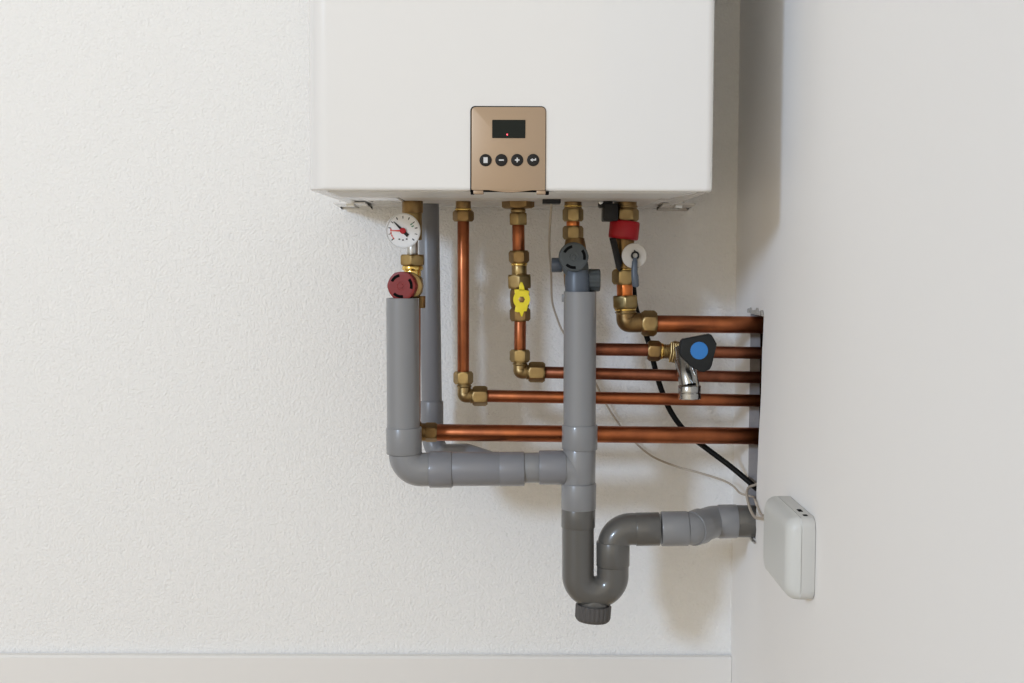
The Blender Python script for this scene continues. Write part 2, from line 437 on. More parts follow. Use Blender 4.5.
# ------------------------------------------------------------------ gas run: x=519, elbow, y~373
t = thing('copper_pipe', 'copper pipe below the yellow-handled valve, turning right to run above the second lowest pipe', 'pipe', S(519, 372, Y), 'copper pipes')
stack(t, Y, 518.0, 518.6, [
    ('outlet_stub', 'tube', 197, 201, 9, 'brassd'),
    ('union_nut', 'nut', 199.5, 208.5, 16.2, 'brassd', 'wide flat brass union nut'),
    ('union_neck', 'ring', 208.3, 213.5, 7.5, 'brass'),
    ('compression_nut', 'nutb', 213, 225, 9.8, 'brass'),
    ('upper_pipe', 'tube', 225, 251.5, 6.2, 'copper')])
stack(t, Y, 520.2, 519.8, [
    ('lower_pipe', 'tube', 320.5, 351, 6.0, 'copper'),
    ('compression_nut', 'nut', 349.5, 362, 10.2, 'brass')])
elbow(t, Y, (520, 372), 361.5, 530, 6.8)
stack(t, Y, 372, 372.3, [('compression_nut', 'nut', 528.5, 545, 10.4, 'brass')], True)
hpipe(t, Y, 544.5, 372.4, 760, 377.5, 6.0, 'copperd')
g = thing('gas_valve', 'brass ball valve with small bright yellow handle on the second vertical copper pipe', 'valve', S(520, 300, Y))
stack(g, Y, 518.8, 520.2, [
    ('inlet_nut', 'nut', 250.5, 263, 10.2, 'brassd'),
    ('inlet_ring', 'ring', 262.5, 266, 8.2, 'brassy'),
    ('neck', 'tube', 265, 275.5, 7.6, 'brass'),
    ('union_nut', 'nutb', 274.5, 288.5, 13.0, 'brass', 'large hexagonal brass nut'),
    ('valve_body', 'ring', 287.5, 309, 9.8, 'brassd'),
    ('outlet_nut', 'nut', 308, 321, 10.4, 'brassd')])
yc = S(521.6, 299.5, Y-.022); k = mm(1, Y-.022)
bm = NB(); ang = [2*PI*i/40 for i in range(40)]
prism(bm, [yc+Vector((math.cos(a)*8.4*k, 0, math.sin(a)*9.2*k)) for a in ang], Vector((0, .005, 0)), .0008)
hd = obj('handle', bm, M['yellow'], g, 'bright yellow oval handle')
bm = NB()
def XZp(c, L): return [c+Vector((x*k, 0, z*k)) for x, z in L]
prism(bm, XZp(yc+Vector((0, .0008, 0)), [(-2.6, 8.5), (-2.6, 14), (-1, 17.5), (.8, 17), (2.4, 13), (3.4, 8.5)]), Vector((0, .004, 0)), .0005)
prism(bm, XZp(yc+Vector((0, .0008, 0)), [(-6, -6.5), (-7, -12), (-3.6, -13), (-1.8, -12), (-.6, -17), (1.2, -17), (2, -11.5), (5, -12), (6.5, -6.5)]), Vector((0, .004, 0)), .0005)
prism(bm, XZp(yc+Vector((0, .0008, 0)), [(-6.5, 5), (-7.5, 10), (-2.6, 10), (3, 9.5), (7.8, 8.5), (7, 4)]), Vector((0, .004, 0)), .0005)
obj('handle_tab', bm, M['yellow'], hd)
bm = NB(); lathe(bm, yc+Vector((0, .001, 0)), VIEW, [(0, 3.4*k), (.0014, 3.3*k), (.0018, 2.4*k), (.0022, 0)], 6)
obj('handle_screw', bm, M['brassd'], hd)
bm = NB(); cyl(bm, yc+Vector((0, .016, 0)), yc+Vector((0, .0045, 0)), 4.5*k); obj('valve_stem', bm, M['brassd'], g)

# ------------------------------------------------------------------ left run under the gauge, lowest pipe
t = thing('copper_pipe', 'lowest thick copper pipe, running right from behind the left grey riser', 'pipe', S(412, 432, Y), 'copper pipes')
XL = 412.5
stack(t, Y, XL, XL, [
    ('outlet_stub', 'tube', 199, 213, 10.5, 'brassd'),
    ('gauge_tee', 'tube', 212, 240, 9.5, 'brass'),
    ('gauge_tee_neck', 'tube', 240, 256, 5.6, 'steel', 'short bright steel nipple'),
    ('union_nut', 'nutb', 254.5, 265.5, 13.0, 'brass'),
    ('bright_ring', 'ring', 265, 271, 10.6, 'brassy'),
    ('neck', 'tube', 270, 276, 8.6, 'brassy'),
    ('lower_nut', 'nut', 296, 308, 11.2, 'brassd'),
    ('vertical_pipe', 'tube', 307, 424, 8.2, 'copper')])
bm = NB(); pts = fillet([S(XL, 422, Y), S(XL, 432, Y), S(426, 432.2, Y)], .012)
tube(bm, pts, mm(9.2, Y), 28); obj('elbow_body', bm, M['brassd'], t)
stack(t, Y, 432.2, 432.2, [('compression_nut', 'nut', 424.5, 437.5, 9.9, 'brassd')], True)
hpipe(t, Y, 437, 432.4, 757, 436, 8.5, 'copper')
# shut-off valve with the red knob
v = thing('shut_off_valve', 'brass valve with round dark red knob below the dial gauge', 'valve', S(410, 286, Y))
bm = NB(); lathe(bm, S(412, 275, Y), S(412, 297, Y)-S(412, 275, Y), [(0, .010), (.004, .0135), (.014, .0145), (.022, .0135), (.027, .010)], 32)
obj('valve_body', bm, M['brass'], v)
c = S(401.2, 286, -.205); k = mm(1, -.205)
bm = NB(); cyl(bm, S(414.0, 285.5, Y), c+Vector((.0075, .014, 0)), .0125, .0175, bev=.002); obj('valve_bonnet', bm, M['brass'], v)
def wheel(par, c, r, m, name, tilt=Vector((0, -1, 0)), label=None, depth=.014, slots=(100, 225, 345), arc=55):
    z = tilt.normalized(); x, y, z = frame(z)
    # make x point to picture right
    x = Vector((1, 0, 0)) - z*z.x; x.normalize(); y = z.cross(x)
    n = 72; bm = NB()
    rings = []
    prof = [(-depth, .9), (-depth*.9, 1), (-.0012, 1), (-.0003, .985), (0, .95), (0, .80), (0, .66), (0, .30), (-.0004, .27), (-.0004, .16), (.0004, .13), (.0004, 0)]
    def inslot(i): 
        a = 360*i/n
        return any(((a-s) % 360) < arc for s in slots)
    for t_, rr_ in prof:
        if rr_ == 0: rings.append([bm.verts.new(c+z*t_)]); continue
        ring = []
        for i in range(n):
            a = 2*PI*i/n; tt = t_
            rad = r*rr_*(1 + (.03*max(0, math.cos(a*6)) if rr_ >= .98 else 0))
            ring.append(bm.verts.new(c + z*tt + (x*math.cos(a)+y*math.sin(a))*rad))
        rings.append(ring)
    for a_, b_ in zip(rings, rings[1:]):
        for i in range(n):
            j = (i+1) % n
            if len(b_) == 1: bm.faces.new((a_[i], b_[0], a_[j]))
            else: bm.faces.new((a_[i], b_[i], b_[j], a_[j]))
    bm.faces.new(rings[0])
    w = obj(name, bm, M[m], par, label)
    bm = NB()
    for s in slots:
        ins = []
        for kk in range(9): 
            a = math.radians(s+arc*kk/8); ins.append(a)
        P1 = [c+z*.0003+(x*math.cos(a)+y*math.sin(a))*r*.84 for a in ins]+[c+z*.0003+(x*math.cos(a)+y*math.sin(a))*r*.64 for a in reversed(ins)]
        prism(bm, P1, z*-.003)
    obj('knob_slots', bm, M['dark'], w)
    return w
wheel(v, c, 14.3*k, 'red', 'knob', Vector((-.18, -1, 0)), 'round dark red knob')
bm = NB(); p = S(421.5, 296, Y-.012); q = S(421.5, 308, Y-.012); hexnut(bm, p, q, .0050); obj('drain_plug', bm, M['brassd'], v)

# pressure gauge
ga = thing('pressure_gauge', 'round white dial pressure gauge with red hub under the boiler, left', 'pressure gauge', S(403, 230, -.20))
c = S(403.0, 230.8, -.20); k = mm(1, -.20)
bm = NB(); lathe(bm, c, VIEW, [(-.020, 12*k), (-.0195, 15.5*k), (-.004, 17.1*k), (0, 17.5*k), (.0014, 17.6*k), (.0022, 17.2*k), (.0022, 16.3*k), (.0006, 16.2*k)], 56)
obj('gauge_case', bm, M['under'], ga)
bm = NB(); lathe(bm, c+Vector((0, -.0004, 0)), VIEW, [(0, 16.2*k), (.0004, 16.1*k)], 56)
dial = obj('dial_face', bm, M['plastic_w'], ga)
bm = NB(); bg = NB(); br_ = NB()
def mark(b, a, r0, r1, w, yy=.0012):
    a = math.radians(a); d = Vector((math.cos(a), 0, math.sin(a))); s = Vector((-d.z, 0, d.x))*w/2*k
    cc = c+Vector((0, -yy, 0)); prism(b, [cc+d*r0*k-s, cc+d*r1*k-s, cc+d*r1*k+s, cc+d*r0*k+s], Vector((0, .0003, 0)))
for i, a in enumerate(range(-40, 221, 26)): mark(bm, a, 12.2, 14.8, .7 if i % 2 else 1.0)
for (dx, dz) in ((-3.5, -8.4), (0, -9.2), (3.8, -8.2)): 
    cc = c+Vector((dx*k, -.0012, dz*k)); box(bm, cc-Vector((.8*k, .00015, .6*k)), cc+Vector((.8*k, .00015, .6*k)))
obj('dial_marks', bm, M['ink'], dial)
mark(bg, 25, 9.5, 12, 1.2); mark(bg, 38, 9.5, 12, 1.2); obj('green_marks', bg, M['inkg'], dial)
for a in (176, 190, 204, 218): mark(br_, a, 11.5, 12.6, 2.4)
obj('red_scale_marks', br_, M['inkr'], dial)
bm = NB(); cc = c+Vector((0, -.0020, 0))
prism(bm, [cc+Vector((x*k, 0, z*k)) for x, z in ((-9.4, 8.8), (-8.8, 9.3), (1.2, .9), (6.2, -3.6), (4.0, -6.4), (-1.2, -.9))], Vector((0, .0004, 0)))
obj('black_needle', bm, M['ink'], ga, 'black pointer pointing up left')
bm = NB(); cc = c+Vector((0, -.0026, 0))
prism(bm, [cc+Vector((x*k, 0, z*k)) for x, z in ((-12.5, -.2), (-12.5, .4), (0, .9), (0, -1.0))], Vector((0, .0004, 0)))
obj('red_needle', bm, M['inkr'], ga, 'red pointer pointing left')
bm = NB(); lathe(bm, c+Vector((0, -.0020, 0)), VIEW, [(0, 3.1*k), (.0016, 3.0*k), (.0022, 2.4*k), (.0024, 0)], 24)
obj('hub', bm, M['redb'], ga, 'red hub')
bm = NB(); cyl(bm, S(408, 228, -.178), S(411, 228, Y), .006); obj('gauge_stem', bm, M['brass'], ga)

# ------------------------------------------------------------------ cold water run: x=573, behind the central riser, y~350
t = thing('copper_pipe', 'copper pipe carrying the tap, running right from behind the central grey riser', 'pipe', S(573, 350, Y), 'copper pipes')
stack(t, Y, 573.0, 573.0, [
    ('outlet_stub', 'tube', 199, 208.5, 8.6, 'brassd'),
    ('stub_ring', 'ring', 205, 207.5, 9.2, 'brassy'),
    ('compression_nut', 'nut', 208, 221.5, 10.4, 'brass'),
    ('short_pipe', 'tube', 221, 227, 6.6, 'coppero'),
    ('compression_nut', 'nut', 226, 239.5, 10.4, 'brass')])
pts = fillet([S(573, 288, Y), S(573, 349, Y), S(649, 350, Y)], .012)
bm = NB(); tube(bm, pts, mm(6.4, Y), 32); obj('bent_pipe', bm, M['copperd'], t)
stack(t, Y, 350.5, 351.5, [
    ('compression_nut', 'nut', 647.5, 660.5, 10.4, 'brassd'),
    ('bright_ring', 'ring', 659.5, 663.5, 8.2, 'brassy'),
    ('thread', 'thread', 663, 669.5, 7.4, 'brass')], True)
hpipe(t, Y, 684, 351.6, 762, 353, 6.1, 'copperd', 'horizontal_pipe')
# tap
tp = thing('water_tap', 'chrome tap with dark three-lobed knob and blue disc on the copper pipe', 'tap', S(690, 370, -.18))
bm = NB(); lathe(bm, S(668.5, 352, Y), S(686, 352, Y)-S(668.5, 352, Y), [(0, .009), (.003, .0125), (.008, .0145), (.013, .0135), (.020, .011)], 32)
obj('tap_body', bm, M['brass'], tp, 'brass tap body on the pipe')
bm = NB()
for a in range(4):
    p = S(671.5+2.2*a, 342.5+.4*a, Y-.012); q = S(669.5+2.6*a, 362+.3*a, Y-.0135); tube(bm, [p, (p+q)/2+Vector((.001, -.003, 0)), q], .0013, 10)
obj('body_ribs', bm, M['brass'], tp)
kc = S(698, 352.5, -.222)
bm = NB(); cyl(bm, S(684, 352, Y), kc+Vector((0, .014, 0)), .0095, .0085); obj('bonnet', bm, M['chrome'], tp)
n0 = S(689.5, 385.5, -.185); n1 = S(689.5, 399, -.185)
b0 = S(683.0, 352, -.155); b0 = S(682.5, 349, -.160); pts = spline([b0, S(684.2, 362, -.170), S(687, 374, -.180), n0], 6)
rs = [mm(9.0+(9.9-9.0)*i/(len(pts)-1), -.17) for i in range(len(pts))]
bm = NB(); tube(bm, pts, rs, 28); sp = obj('spout', bm, M['chrome'], tp, 'tapering chrome spout')
bm = NB(); pts = spline([S(692.5, 368, -.200), S(695.5, 376, -.203), S(697.3, 386, -.196)], 5); tube(bm, pts, .0016, 12)
obj('spout_rib', bm, M['chrome'], sp)
bm = NB(); r = mm(11.4, -.185); L = (n1-n0).length
lathe(bm, n0, n1-n0, [(-.001, r*.86), (0, r*.96), (.001, r), (L*.42, r), (L*.46, r*.965), (L*.52, r*.965), (L*.56, r), (L-.0008, r), (L, r*.95), (L, r*.78), (L-.006, r*.76)], 36)
obj('nozzle', bm, M['chrome'], tp, 'ribbed chrome nozzle ring')
k = mm(1, -.222)
K = [(683, 339.2), (709.5, 334), (712, 335), (717, 344), (716.5, 347), (712, 366), (710, 369.5), (704, 372.2), (700, 371.6), (692, 367.5), (680.6, 356.5), (679.4, 353), (681, 341)]
kp = [S(x, y, -.222) for x, y in K]
bm = NB(); prism(bm, kp, Vector((0, .014, 0)), .0022, 3)
kn = obj('knob', bm, M['knob'], tp, 'dark three-lobed tap knob')
bm = NB(); lathe(bm, S(699.2, 350.6, -.222), VIEW, [(-.001, 8.9*k), (.0006, 8.8*k), (.0010, 8.3*k), (.0012, 0)], 40)
obj('blue_disc', bm, M['blue'], kn, 'blue disc')

# ------------------------------------------------------------------ safety valve on the central riser
sv = thing('safety_valve', 'charcoal plastic safety valve with slotted round knob above the central grey riser', 'valve', S(576, 275, Y))
stack(sv, Y, 575, 575, [('valve_body', 'ring', 238, 292, 11.5, 'brassd', 'dull brass body behind the knob')])
c = S(574, 257, -.205); k = mm(1, -.205)
w = wheel(sv, c, 14.2*k, 'charcoal', 'knob', Vector((-.05, -1, 0)), 'round charcoal knob with three curved slots', .020)
bm = NB(); lathe(bm, c+Vector((0, .02, 0)), VIEW, [(-.045, 11*k), (-.02, 13*k), (0, 15*k), (.003, 15*k)], 40)
obj('bonnet', bm, M['charcoal'], sv)
bm = NB(); a, b = S(558.5, 272, -.175), S(588, 262, -.175)
prism(bm, [S(x, y, -.190) for x, y in ((562, 266), (588, 262), (589.5, 274), (585, 277), (568, 278), (563.5, 272))], Vector((0, .02, 0)), .0015)
obj('bonnet_foot', bm, M['charcoal'], sv)
bm = NB(); p = S(551.5, 265, -.15); q = S(562, 265, -.15); cyl(bm, p, q, mm(7.3, -.15), bev=.001); obj('side_plug', bm, M['slate'], sv, 'small blue grey side plug')
bm = NB(); p = S(561, 265, -.15); q = S(568, 265, -.15); cyl(bm, p, q, mm(6.2, -.15)); obj('side_port', bm, M['brassd'], sv)
bm = NB(); p = S(577.5, 270, -.185); q = S(577.5, 296, -.185); lathe(bm, p, q-p, [(0, mm(10, Y)), ((q-p).length*.3, mm(12.6, -.185)), ((q-p).length, mm(12.4, -.185))], 36)
obj('outlet_funnel', bm, M['slate'], sv, 'blue grey outlet entering the riser')
bm = NB(); p = S(588.5, 280.2, -.18); q = S(600, 280.2, -.18); n = 48; L = (q-p).length
x_, y_, z_ = frame(q-p); rings = []
for tt, f_ in ((0, .9), (.001, 1), (L-.0012, 1), (L, .93)):
    rings.append([bm.verts.new(p+z_*tt+(x_*math.cos(2*PI*i/n)+y_*math.sin(2*PI*i/n))*mm(11.2, -.18)*f_*(1 if i % 4 < 2 else .95)) for i in range(n)])
for a_, b_ in zip(rings, rings[1:]):
    for i in range(n): j = (i+1) % n; bm.faces.new((a_[i], b_[i], b_[j], a_[j]))
bm.faces.new(rings[0]); bm.faces.new(rings[-1])
obj('ribbed_cap', bm, M['charcoal'], sv, 'ribbed charcoal cap on the right side', ang=15)

# ------------------------------------------------------------------ right run: x=625, 22 mm, y~323
t = thing('copper_pipe', 'uppermost and thick copper pipe, running right from the brass elbow below the filling valve', 'pipe', S(625, 322, Y), 'copper pipes')
stack(t, Y, 625.5, 625.3, [
    ('outlet_stub', 'tube', 199, 209.5, 11.2, 'brassd'),
    ('stub_ring', 'ring', 205, 208.5, 12.3, 'brass'),
    ('union_nut', 'nut', 208.5, 221.5, 13.5, 'brass')])
stack(t, Y, 624.5, 625.3, [
    ('short_pipe', 'tube', 283, 297, 8.0, 'coppero', 'short bright orange copper piece'),
    ('compression_nut', 'nutb', 295.5, 308.5, 13.4, 'brass'),
    ('bright_ring', 'ring', 308, 311, 10.8, 'brassy')])
elbow(t, Y, (626, 322.6), 310, 645, 9.8, 'brassd', 1.08)
stack(t, Y, 323.2, 323.5, [('compression_nut', 'nut', 641.5, 656.5, 13.0, 'brass')], True)
hpipe(t, Y, 656, 323.8, 764, 325, 8.6, 'copper')
fv = thing('filling_valve', 'brass filling valve with red collar and pale strapped cap, far right under the boiler', 'valve', S(625, 250, Y))
cc = S(624, 230, -.145)
bm = NB(); axd = Vector((.10, 0, 1)).normalized(); r = mm(15.4, -.145); h = mm(9.2, -.145)
lathe(bm, cc-axd*h, axd, [(0, r*.9), (.001, r*.98), (.004, r), (2*h-.003, r), (2*h-.001, r*.97), (2*h, r*.9)], 10)
obj('red_collar', bm, M['redb'], fv, 'bright red plastic collar', ang=50)
stack(fv, Y, 625, 624.2, [
    ('upper_body', 'tube', 220.5, 240, 9.0, 'brass'),
    ('valve_body', 'taper', 238, 262, 9.8, 'brassd'),
    ('body_neck', 'ring', 260, 271.5, 8.8, 'brassd'),
    ('outlet_nut', 'nut', 269.5, 284.5, 12.4, 'brass'),
    ('outlet_collar', 'ring', 268, 271, 8.9, 'brassy')])
bm = NB(); a, b = S(602.5, 204, -.15), S(617, 221.5, -.15); box(bm, (a.x, -.17, b.z), (b.x, -.13, a.z), .0015)
obj('black_block', bm, M['black'], fv, 'black plastic block left of the nut')
bm = NB(); a, b = S(598.5, 199, -.15), S(612, 208, -.15); box(bm, (a.x, -.165, b.z), (b.x, -.14, a.z), .002)
obj('black_arm', bm, M['black'], fv)
bm = NB(); p = S(600.5, 202, -.168); lathe(bm, p, VIEW, [(-.003, .0026), (.002, .0034), (.0028, .0028), (.003, 0)], 18); obj('screw', bm, M['chrome'], fv)
bm = NB(); prism(bm, [S(x, y, -.158) for x, y in ((609.5, 238), (616, 238), (622, 262), (620, 272), (616.5, 268))], Vector((0, .006, 0)), .0008)
obj('black_strap', bm, M['black'], fv, 'black strap down the left side')
bm = NB(); c = S(634.3, 255.8, -.19); k = mm(1, -.19)
lathe(bm, c, VIEW, [(-.016, 11*k), (-.004, 12.2*k), (-.001, 12.6*k), (.0002, 12.1*k), (.0006, 10*k), (.0006, 0)], 44)
obj('round_cap', bm, M['capw'], fv, 'pale round screw cap')
bm = NB(); cyl(bm, S(627, 255, Y), c+Vector((0, .012, 0)), .007); obj('cap_port', bm, M['brassd'], fv)
bm = NB(); c2 = S(635.2, 255.5, -.193); pts = [c2+Vector((math.cos(a)*3.4*k, 0, math.sin(a)*3.4*k)) for a in [2*PI*i/20 for i in range(21)]]
tube(bm, pts, 1.0*k, 10, cap=False)
tube(bm, [c2+Vector((-.4*k, 0, 3.2*k)), c2+Vector((-.6*k, 0, 5.6*k))], [1.4*k, .4*k], 8)
obj('strap_ring', bm, M['black'], fv, 'small black ring on the pale cap')
bm = NB(); pts = [c2+Vector((0, 0, -3*k)), c2+Vector((-.5*k, -.002, -8*k)), c2+Vector((-.8*k, -.003, -16*k)), c2+Vector((.0*k, -.003, -24*k)), c2+Vector((.6*k, -.001, -29*k)), c2+Vector((.6*k, 0, -30.5*k))]
tube(bm, spline(pts, 4), [k*v_ for v_ in ([2.4]*3+[2.9]*3+[3.2]*4+[3.6]*6+[3.6]*2+[3.2, 2.0, .8])], 14)
obj('strap_tail', bm, M['slate'], fv, 'dark rubber tail hanging from the ring')

# ------------------------------------------------------------------ rear grey pipe
RY = -.065
rp = thing('rear_drain_pipe', 'thinner grey plastic pipe standing behind the left riser, joining the horizontal waste pipe', 'pipe', S(431, 440, RY))
bm = NB(); cyl(bm, Vector((S(428.6, 210, RY).x, RY, bz+.002)), S(431.8, 405, RY), mm(10.3, RY)); obj('pipe', bm, M['pvcr'], rp)
bm = NB(); cyl(bm, S(431.8, 401, RY), S(432.2, 425, RY), mm(11.6, RY), mm(11.2, RY)); obj('socket', bm, M['pvcr'], rp)
pts = fillet([S(432, 424, RY), S(434, 455, RY), S(466, 454.5, -.105), S(500, 466, -.155)], [.022, .03], 10)
bm = NB(); tube(bm, pts, mm(11.0, RY), 28); obj('swept_bend', bm, M['pvcr'], rp)

# ------------------------------------------------------------------ left riser + horizontal waste pipe
QY = -.19
lp = thing('waste_pipe', 'left grey plastic riser below the red knob, bending right into the tee', 'pipe', S(403, 468, QY))
def hollow(bm, p, q, r, th=.0016, n=44):
    ax = q-p; L = ax.length
    lathe(bm, p, ax, [(L, r), (.0004, r), (0, r-.0004), (0, r-th), (.05, r-th), (.05, 0)], n)
bm = NB(); hollow(bm, S(402.6, 298, QY), S(403.4, 432, QY), mm(16.5, QY)); obj('riser', bm, M['pvc'], lp)
def vsock(par, x0, ya, x1, yb, r, m, Yq=QY, name='socket', label=None):
    kf = ((D+Yq)-mm(r, Yq))/(D+Yq); ya = 262+(ya-262)*kf; yb = 262+(yb-262)*kf     # rows read on the front surface
    bm = NB(); cyl(bm, S(x0, ya, Yq), S(x1, yb, Yq), mm(r, Yq), n=44, bev=.0014); return obj(name, bm, M[m], par, label)
vsock(lp, 403.8, 429.3, 404.2, 456.5, 17.9, 'pvc')
pts = fillet([S(404.3, 455.5, QY), S(405.2, 469.4, QY), S(431, 468.9, QY)], mm(17.5, QY), 14)
pts = fillet([S(405.6, 454, QY), S(406.2, 469.8, QY), S(431, 469.4, QY)], mm(19, QY), 16)
bm = NB(); tube(bm, pts, mm(17.0, QY), 44); obj('elbow', bm, M['pvc'], lp)
for (a, b, r, m_, nm) in ((429.5, 452.5, 18.4, 'pvcb', 'socket'), (452, 500, 17.2, 'pvcb', 'pipe'), (499.5, 524.5, 17.3, 'pvcb', 'socket'), (524, 540.5, 15.2, 'pvc', 'short_pipe')):
    yy = 469.6 if nm == 'socket' and a < 440 else (469.0 if a < 500 else 467.8)
    p = S(a, yy, QY); q = S(b, yy-.2, QY); bm = NB(); cyl(bm, p, q, mm(r, QY), n=44, bev=.0012); obj(nm, bm, M[m_], lp)

# ------------------------------------------------------------------ central riser with tee
cp = thing('waste_tee', 'central grey plastic riser and tee below the charcoal safety valve', 'pipe', S(579, 467, QY))
bm = NB(); hollow(bm, S(580.0, 291.5, QY), S(579.6, 430, QY), mm(16.3, QY)); obj('riser', bm, M['pvc'], cp)
bm = NB(); box(bm, (S(563.0, 294, QY).x-.0012, QY-.001, S(563, 302, QY).z), (S(565, 294, QY).x, QY+.012, S(563, 294.5, QY).z), .0004); obj('rim_clip', bm, M['pvc'], cp)
vsock(cp, 579.8, 427, 579.6, 452, 17.9, 'pvc')
vsock(cp, 579.5, 451, 579.0, 486, 16.4, 'pvc', name='tee_body')
vsock(cp, 578.8, 486, 578.5, 512.5, 17.6, 'pvc', label=None)
bm = NB(); cyl(bm, S(539.0, 467.5, QY), S(566, 467.5, QY), mm(17.2, QY), n=44, bev=.0014); obj('branch_socket', bm, M['pvcb'], cp)
# swept branch between socket and body (swooping down)
bm = NB(); rr_ = mm(16.2, QY)
pts = spline([S(562, 467.5, QY), S(570, 468.5, QY), S(576, 474, QY), S(578.8, 486, QY)], 6); tube(bm, pts, rr_, 40); obj('swept_branch', bm, M['pvc'], cp)

# ------------------------------------------------------------------ trap
tr = thing('waste_trap', 'dark grey plastic trap with screw cap below the tee', 'drain trap', S(595, 600, QY))
vsock(tr, 578.4, 511, 578.2, 531, 17.2, 'pvcd')
pts = fillet([S(578.0, 520, QY), S(578.0, 592, QY), S(612.6, 592, QY), S(612.6, 566, QY)], [mm(17.2, QY), mm(17.2, QY)], 16)
bm = NB(); tube(bm, pts, mm(16.2, QY), 44); obj('u_bend', bm, M['pvcd'], tr)
vsock(tr, 613.0, 545, 612.8, 570, 16.9, 'pvcd')
pts = fillet([S(613.2, 547, QY), S(613.2, 529, QY), S(637, 529, QY)], mm(19, QY), 16)
bm = NB(); tube(bm, pts, mm(16.2, QY), 44); obj('elbow', bm, M['pvcd'], tr)
bm = NB(); cyl(bm, S(635.5, 529.3, QY), S(659.5, 528.9, QY), mm(16.9, QY), n=44, bev=.0012); obj('socket', bm, M['pvcd'], tr)
bm = NB(); cyl(bm, S(594.5, 598, QY), S(593.5, 607, QY), mm(14.5, QY)); obj('cap_neck', bm, M['pvcd'], tr)
bm = NB(); p = S(593.6, 604.5, QY); q = S(592.4, 620.5, QY); L = (q-p).length; n = 96; x_, y_, z_ = frame(q-p); rings = []
for tt, f_, ribbed in ((.001, .80, 0), (0, .84, 0), (0, .95, 0), (.0012, 1, 1), (L*.8, .99, 1), (L-.0015, .93, 1), (L, .86, 0)):
    rings.append([bm.verts.new(p+z_*tt+(x_*math.cos(2*PI*i/n)+y_*math.sin(2*PI*i/n))*mm(18.2, QY)*f_*(1 if (i % 4 < 2 or not ribbed) else .965)) for i in range(n)])
for a_, b_ in zip(rings, rings[1:]):
    for i in range(n): j = (i+1) % n; bm.faces.new((a_[i], b_[i], b_[j], a_[j]))
bm.faces.new(rings[0]); bm.faces.new(rings[-1])
obj('screw_cap', bm, M['cap'], tr, 'ribbed dark screw cap at the lowest point', ang=18)

# ------------------------------------------------------------------ outlet offset
op = thing('outlet_pipe', 'grey plastic offset bends carrying waste from the trap into the right wall', 'pipe', S(700, 525, -.18))
A0 = S(661, 528.8, QY); A1 = S(688, 528.4, QY)
bm = NB(); cyl(bm, A0, A1, mm(17.6, QY), n=44, bev=.0014); obj('socket', bm, M['pvc'], op)
OY = -.158
B0 = S(718, 521.5, OY); B1 = S(737, 521.2, OY)
pts = fillet([A1-Vector((.002, 0, 0)), S(693, 528.4, QY+.001), S(713, 521.8, OY-.001), B0+Vector((.004, 0, 0))], [.012, .012], 6)
bm = NB(); tube(bm, pts, mm(16.6, QY), 44); obj('offset_bend', bm, M['pvc'], op)
mid = S(702, 525.5, -.176); dr = (S(713, 521.8, OY-.001)-S(693, 528.4, QY+.001)).normalized()
bm = NB(); lathe(bm, mid-dr*.004, dr, [(-.016, mm(17.5, QY)), (-.0005, mm(18.1, QY)), (.0005, mm(18.1, QY)), (.0012, mm(16.2, QY))], 44); obj('joint_ring', bm, M['pvc'], op)
bm = NB(); cyl(bm, B0, B1, mm(17.0, OY), n=44, bev=.0014); obj('socket', bm, M['pvc'], op)
bm = NB(); e = Vector((zend, OY, B1.z)); cyl(bm, B1-Vector((.002, 0, 0)), e, mm(16.3, OY), n=44); obj('wall_pipe', bm, M['pvcd'], op, 'darker grey pipe entering the wall')

# ------------------------------------------------------------------ cables
CY = -.105
P = [(633, 280, -.125), (634.5, 300, -.118), (637, 312, -.112), (642, 324, -.108), (649.5, 345, CY), (655, 368, CY), (661.5, 390, CY), (671, 412, CY), (686, 432, CY), (706, 448, CY-.004), (730, 466, -.118), (748, 481, -.130), (757, 489, -.140)]
bm = NB(); pts = spline([S(*p) for p in P], 8); tube(bm, pts, mm(2.8, CY), 14)
o = obj('black_cable', bm, M['cable'], loc=pts[0]); tag(o, 'black cable curving down behind the copper pipes to the wall slot', 'cable')
P = [(551.5, 203, -.195), (550, 225, -.17), (549.3, 248, -.12), (551, 270, -.07), (552, 300, -.045), (557, 318, -.035), (563, 332, -.03), (575, 348, -.02), (590, 372, -.015), (602, 396, -.012), (612, 414, -.012), (628, 435, -.012), (650, 455, -.02), (675, 466, -.04), (700, 473, -.06), (722, 480, -.08), (733, 486, -.10), (740, 493, -.115), (748, 495.5, -.13), (754, 497, -.145)]
bm = NB(); pts = spline([S(*p) for p in P], 8)
e1 = SX(757.5, 507, WX-.0022); e2 = SX(762.5, 515.5, WX-.0022); pts = pts[:-1]+spline([pts[-1], SX(755.2, 501, WX-.003), e1, e2, Vector((WX-.0022, -.300, -.288)), Vector((WX-.004, -.373, -.285))], 6)
tube(bm, pts, .0014, 10)
o = obj('beige_wire', bm, M['beige'], loc=pts[0]); tag(o, 'thin beige wire from the boiler underside, behind the central riser, to the junction box', 'wire')
zz = SX(754, 489, WX).z
pts = spline([Vector((WX+.020, -.150, zz+.008)), Vector((WX+.004, -.148, zz+.003)), Vector((WX-.007, -.152, zz-.003)), Vector((WX-.0085, -.175, zz-.018)), Vector((WX-.0075, -.215, zz-.026)), Vector((WX-.008, -.300, -.297)), Vector((WX-.009, -.373, -.300))], 6)
bm = NB(); tube(bm, pts, .0018, 10)
o = obj('beige_wire', bm, M['beige'], loc=pts[0]); tag(o, 'short thicker beige wire from the wall slot to the junction box', 'wire')

